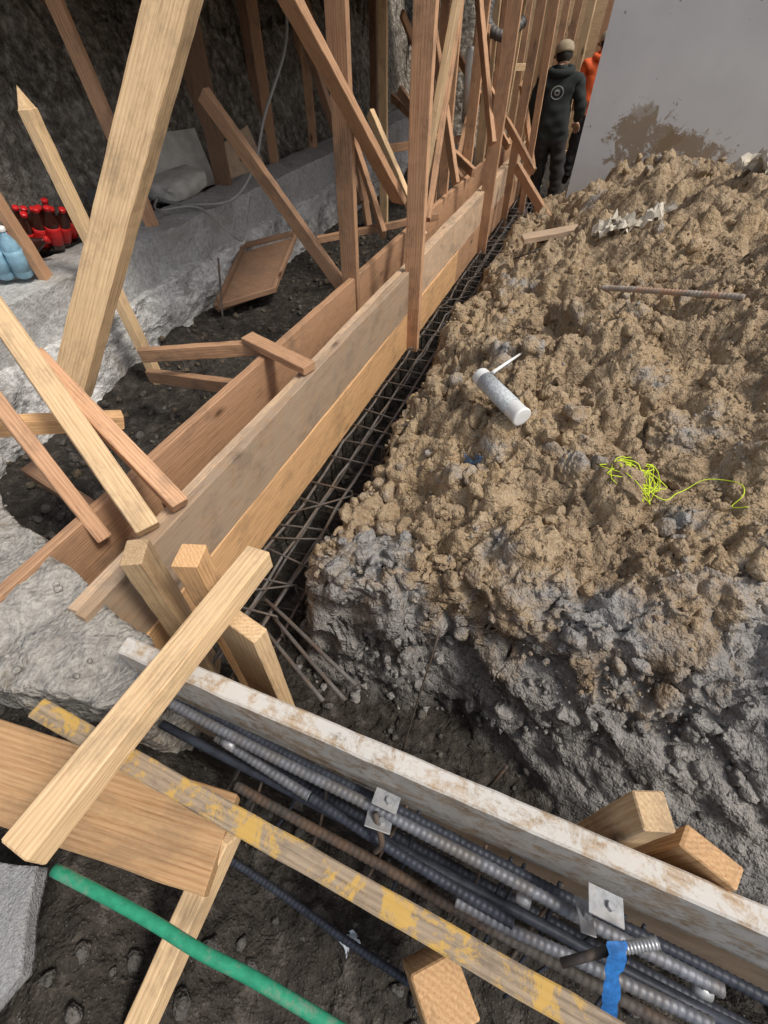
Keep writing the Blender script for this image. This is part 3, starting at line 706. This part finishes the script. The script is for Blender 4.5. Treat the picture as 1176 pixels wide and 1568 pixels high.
crumple("crumpled_paper",(2.66,3.75),.55,.28,.3,PAP,.09,30,.06)
crumple("blue_wrapper",(.36,1.42),.040,.03,.3,plain("blue_wrapper",(.16,.25,.38),.6,.6,40),.03,10,.02)
crumple("white_wrapper",(-.10,-.02),.04,.05,.6,plain("white_wrap",(.6,.66,.72),.5,.2),.02,10)

# ---------------------------------------------------------------- bottles on the ledge
RED=plain("red_label",(.62,.02,.02),.3,.3,40); GRN=plain("green_label",(.05,.35,.12),.3,.5,30); CLR=plain("clear_blue_plastic",(.40,.68,.85),.15,.3,30,trans=.3); COLA=plain("cola",(.05,.015,.01),.15)
def bottle(name,loc,zdir,body,label,cap,L=.24,R=.035):
    e=empty(name,loc)
    o=lathe("body",[(R*.7,0),(R,.012),(R,L*.35),(R*.93,L*.45),(R,L*.58),(R*.8,L*.72),(R*.38,L*.88),(R*.36,L*.93)],body); place(o,loc,zdir); setpar(o,e)
    o=lathe("label",[(R*1.02,L*.16),(R*1.02,L*.40),(R*.96,L*.46),(R*1.02,L*.58)],label); place(o,loc,zdir); setpar(o,e)
    o=lathe("cap",[(R*.42,L*.93),(R*.44,L*.94),(R*.44,L*1.0),(R*.38,L*1.01)],cap); place(o,loc,zdir); setpar(o,e)
    return e
for i in range(4):
    for j in range(3): bottle("soda_bottle",(-2.36+i*.085,3.20+j*.085+.02*i,.975),(.25+.3*random.random(),-.3+.2*random.random(),.8),COLA,RED,RED,.26,.043)
bottle("soda_bottle",(-2.30,3.04,1.0),(.9,.2,.25),COLA,RED,RED,.28,.045)
bottle("soda_bottle",(-2.28,2.95,1.0),(.9,-.2,.15),CLR,GRN,WH,.28,.045)
for i in range(4): bottle("water_bottle",(-2.33+i*.09,2.72+.02*i,.975),(.1,-.1,1),CLR,CLR,WH,.26,.047)
def sheet(name,P,mat,t=.012):
    P=[Vector(p) for p in P]; n=(P[1]-P[0]).cross(P[3]-P[0]).normalized()*t; V=P+[p+n for p in P]
    return mkobj(name,V,[(3,2,1,0),(4,5,6,7),(0,1,5,4),(1,2,6,5),(2,3,7,6),(3,0,4,7)],mat)
SACK=plain("pale_sack",(.58,.55,.48),.9,.3,12,b=.01)
sheet("leaning_board",[(-2.10,4.30,.93),(-1.55,5.1,.93),(-1.70,5.3,1.30),(-2.25,4.45,1.33)],SACK)
sheet("leaning_board",[(-1.45,5.25,.93),(-1.2,5.7,.93),(-1.35,5.85,1.25),(-1.55,5.4,1.15)],W_FORM)
sheet("cardboard_box",[(-2.05,3.75,.95),(-1.9,3.9,.95),(-1.95,4.0,1.15),(-2.1,3.85,1.15)],plain("black_box",(.05,.05,.05),.6))
# cement sack slumped on the ledge
sv,sf_=ico(4); sv2=[]
for p in sv:
    P=Vector(p); r_=1+.12*mnoise.noise(P*2.5)+.06*mnoise.noise(P*7)
    g_=[math.copysign(abs(t_)**.65,t_) for t_ in p]; sv2.append((g_[0]*.26*r_,g_[1]*.16*r_,g_[2]*.075*r_))
o=mkobj("cement_sack",sv2,sf_.tolist(),SACK,None,True); o.location=(-1.72,4.62,1.03); o.rotation_euler=(.1,-.12,1.1)
sheet("rusty_access_panel",[(-1.33,3.66,.38),(-.92,3.95,.42),(-.80,4.62,.62),(-1.22,4.35,.58)],W_DARK,.02)
for (a,b) in (((-1.34,3.66,.42),(-.90,3.94,.45)),((-1.24,4.37,.63),(-.80,4.64,.66)),((-1.33,3.65,.42),(-1.22,4.37,.63)),((-.91,3.94,.45),(-.79,4.64,.66))): beam("panel_frame",a,b,.03,.04,W_DARK)
rb("thin_rod",(-1.28,3.55,.3),(-1.25,3.75,.75),.008,REBARD)
CAB=plain("grey_cable",(.36,.35,.32),.6)
ca=empty("electrical_cable",(-1,5,1))
setpar(tube("cord",smoothpts([(-.77,5.31,2.3),(-.76,5.3,2.05),(-.78,5.1,1.8),(-.95,4.8,1.45),(-1.05,4.60,1.17),(-1.2,4.3,1.0),(-1.5,4.2,.985),(-1.75,4.3,.985),(-1.84,4.40,.985)],8),.012,CAB,seg=8),ca)
setpar(tube("cord_end",smoothpts([(-1.84,4.4,.985),(-1.7,4.0,1.0),(-1.45,4.15,.98),(-1.2,4.0,.85),(-1.15,4.2,.75),(-1.1,4.5,.97)],8),.009,CAB,seg=8),ca)
setpar(tube("plug",[(-1.84,4.40,.99),(-1.93,4.46,.99)],.03,CAB,seg=12),ca)
ca2=empty("hanging_wire",(-1.9,3,2))
setpar(tube("wire",smoothpts([(-1.75,2.6,2.4),(-1.78,2.6,2.15),(-1.72,2.55,2.0),(-1.85,2.7,1.95),(-1.9,2.6,1.75),(-2.1,2.7,1.65)],8),.007,CAB,seg=8),ca2)
tube("flex_conduit",smoothpts([(1.05,6.6,2.2),(1.0,6.5,1.95),(1.15,6.4,1.85),(1.35,6.5,1.95)],8),.045,plain("flex",(.12,.11,.10),.5),seg=14,rib=.04)
tube("white_pipe",[(.95,7.0,1.15),(.88,6.6,1.75)],.045,WH,seg=16)

# ---------------------------------------------------------------- people
SKIN=plain("skin",(.45,.27,.18),.5,.1); HOOD=plain("dark_hoodie",(.024,.030,.027),.9,.35,8,b=.01); JEAN=plain("dark_work_trousers",(.030,.028,.027),.9,.4,8,b=.01)
CAPM=plain("tan_cap",(.36,.29,.19),.9,.25); BOOT=plain("work_boots",(.09,.055,.03),.8,.3); ORG=plain("orange_vest",(.80,.13,.03),.7,.2); HAIR=plain("dark_hair",(.02,.015,.01),.8); LOGO=plain("logo_print",(.42,.42,.39),.8,.7,120)
def skinmesh(name,nodes,edges,mats,mfun,parent,sub=2,wr=0):
    me=bpy.data.meshes.new(name); me.from_pydata([n[0] for n in nodes],edges,[]); o=bpy.data.objects.new(name,me); COL.objects.link(o)
    md=o.modifiers.new("s",'SKIN'); md.use_smooth_shade=True
    for i,n in enumerate(nodes):
        r=n[1]; me.skin_vertices[0].data[i].radius=r if isinstance(r,tuple) else (r,r)
    me.skin_vertices[0].data[0].use_root=True
    sb=o.modifiers.new("b",'SUBSURF'); sb.levels=sub; sb.render_levels=sub
    dg=bpy.context.evaluated_depsgraph_get(); ev=o.evaluated_get(dg); m2=bpy.data.meshes.new_from_object(ev); o.modifiers.clear(); o.data=m2
    m2.materials.clear()
    for m in mats: m2.materials.append(m)
    if wr:
        nn=[v.normal.copy() for v in m2.vertices]
        for v,nr in zip(m2.vertices,nn): v.co+=nr*wr*mnoise.noise(Vector((v.co.x*8,v.co.y*8,v.co.z*17)))
    for p in m2.polygons: p.material_index=mfun(p.center); p.use_smooth=True
    o.parent=parent; return o
def person(name,loc,rotz,top,hat,logo=False,armbend=.25,lean=.06,roll=0):
    e=empty(name,(0,0,0))
    nd=[((0,0,.95),(.19,.14)),((0,.01,1.10),(.185,.135)),((0,.02+lean*.5,1.28),(.20,.145)),((0,.0+lean,1.42),(.15,.105)),((0,.01+lean,1.49),(.062,.062)),((0,.03+lean,1.56),(.055,.06)),
        ((-.09,0,.86),(.12,.12)),((-.12,.03,.50),(.088,.09)),((-.13,-.01,.15),(.072,.075)),((-.13,.02,.06),(.05,.05)),((-.14,.17,.04),(.05,.04)),
        ((.09,0,.86),(.12,.12)),((.13,-.01,.50),(.088,.09)),((.14,-.07,.15),(.072,.075)),((.13,-.04,.06),(.05,.05)),((.15,.11,.04),(.05,.04)),
        ((-.20,lean,1.38),(.085,.085)),((-.28,lean+.0,1.13),(.072,.075)),((-.25,lean+armbend,.99),(.045,.05)),
        ((.20,lean,1.38),(.085,.085)),((.28,lean-.02,1.13),(.072,.075)),((.25,lean+armbend*.9,1.0),(.045,.05))]
    ed=[(0,1),(1,2),(2,3),(3,4),(4,5),(0,6),(6,7),(7,8),(8,9),(9,10),(0,11),(11,12),(12,13),(13,14),(14,15),(3,16),(16,17),(17,18),(3,19),(19,20),(20,21)]
    def mf(c):
        if c.z<.12: return 2
        if c.z<.86 and abs(c.x)<.24: return 1
        if c.z>1.53: return 3
        return 0
    skinmesh("body",nd,ed,[top,JEAN,BOOT,SKIN],mf,e,3,.022)
    for sx,w_ in ((-1,Vector((-.25,lean+armbend,.99))),(1,Vector((.25,lean+armbend*.9,1.0)))):
        f_=Vector((0,.8,-.6)).normalized(); sd_=Vector((1,0,0)); w_=w_+f_*.02
        hn=[(tuple(w_),(.028,.022)),(tuple(w_+f_*.05),(.038,.018)),(tuple(w_+f_*.085),(.04,.016))]; he=[(0,1),(1,2)]
        for k_ in range(4):
            off=sd_*((k_-1.5)*.021); ln=(.065,.078,.072,.055)[k_]
            b_=w_+f_*.09+off; m_=b_+f_*ln*.5+Vector((0,-.004,-.012)); t_=m_+(f_+Vector((0,-.6,-.9))).normalized()*ln*.5
            i0=len(hn); hn+= [(tuple(b_),.0095),(tuple(m_),.009),(tuple(t_),.0075)]; he+=[(2,i0),(i0,i0+1),(i0+1,i0+2)]
        b_=w_+f_*.03-sd_*sx*.035; i0=len(hn); hn+=[(tuple(b_),.012),(tuple(b_+f_*.035-sd_*sx*.02),.0105),(tuple(b_+f_*.065-sd_*sx*.022),.009)]; he+=[(1,i0),(i0,i0+1),(i0+1,i0+2)]
        skinmesh("hand",hn,he,[SKIN],lambda c:0,e,1)
    bm=bmesh.new(); bmesh.ops.create_uvsphere(bm,u_segments=28,v_segments=20,radius=1)
    for v in bm.verts:
        x_,y_,z_=v.co; jaw=max(0,-z_)
        X_=x_*.078*(1-.25*jaw); Y_=y_*.098*(1-.10*jaw)+(.012*jaw); Z_=z_*.118
        if y_>.6 and abs(x_)<.22: Y_+=.022*math.exp(-((z_+.12)/.16)**2)*(1-abs(x_)/.22)
        if y_>.55: Y_-=.010*math.exp(-((z_-.12)/.09)**2)*math.exp(-((abs(x_)-.38)/.15)**2)
        if y_>.7: Y_+=.006*math.exp(-((z_+.45)/.06)**2)*math.exp(-(x_/.25)**2)
        if abs(x_)>.93 and abs(z_)<.25 : X_*=1.18
        v.co=(X_,Y_,Z_)
    me=bpy.data.meshes.new("head"); bm.to_mesh(me); bm.free(); me.materials.append(SKIN); me.materials.append(HAIR)
    for p in me.polygons:
        p.use_smooth=True; c=p.center; p.material_index=1 if (c.y<-.02 and c.z>-.05) or c.z>.07 else 0
    o=bpy.data.objects.new("head",me); COL.objects.link(o); o.parent=e; o.location=(0,lean+.06,1.59); o.rotation_euler=(-.25,0,.25)
    pr=[(.098,-.005),(.101,.01),(.098,.045),(.083,.080),(.05,.100),(.008,.105)]
    o2=lathe("cap",pr,hat,seg=28); o2.parent=o; o2.location=(0,-.005,.03)
    bv=[];bf=[]
    for j in range(4):
        for i in range(13):
            a_=math.pi*(.15+.7*i/12); r_=.095+.065*j/3*math.sin(a_); bv.append((r_*math.cos(a_),r_*math.sin(a_),.035-.02*(j/3)**2))
    for j in range(3):
        for i in range(12): a_=j*13+i; bf.append((a_,a_+1,a_+14,a_+13))
    mkobj("cap_brim",bv,bf,hat,o,True)
    tp_=[(.115*math.cos(t_),.09*math.sin(t_)+lean,1.475+.02*math.sin(t_)) for t_ in np.linspace(0,2*math.pi,20)]
    tube("hood_collar",tp_,.040,top,e,10)
    if logo:
        bpy.context.view_layer.update()
        V=[];Fc=[];n=24
        body=[c for c in e.children if c.name.startswith("body")][0]
        for (r0,r1) in ((.052,.060),(.012,.028)):
            k0=len(V)
            for i in range(n+1):
                a_=2*math.pi*i/n
                for r_ in (r0,r1): V.append((r_*math.cos(a_)*1.2,0,1.30+r_*math.sin(a_)))
            for i in range(n): a_=k0+i*2; Fc.append((a_,a_+1,a_+3,a_+2))
        W2=[]
        for v in V:
            hit,loc_,nr,ix=body.ray_cast(Vector((v[0],-1,v[2])),Vector((0,1,0))); W2.append((v[0],(loc_.y if hit else -.1)-.004,v[2]))
        mkobj("back_logo",W2,Fc,LOGO,e)
    e.location=loc; e.rotation_euler=(0,roll,rotz); return e
bpy.context.view_layer.update()
g1=hz(2.13,7.2)
person("worker_in_dark_hoodie",(2.13,7.20,max(.08,min(.2,g1))),-.36,HOOD,CAPM,True,roll=-.08)
person("worker_in_orange_vest",(3.02,8.85,.12),-.3,ORG,CAPM,False)
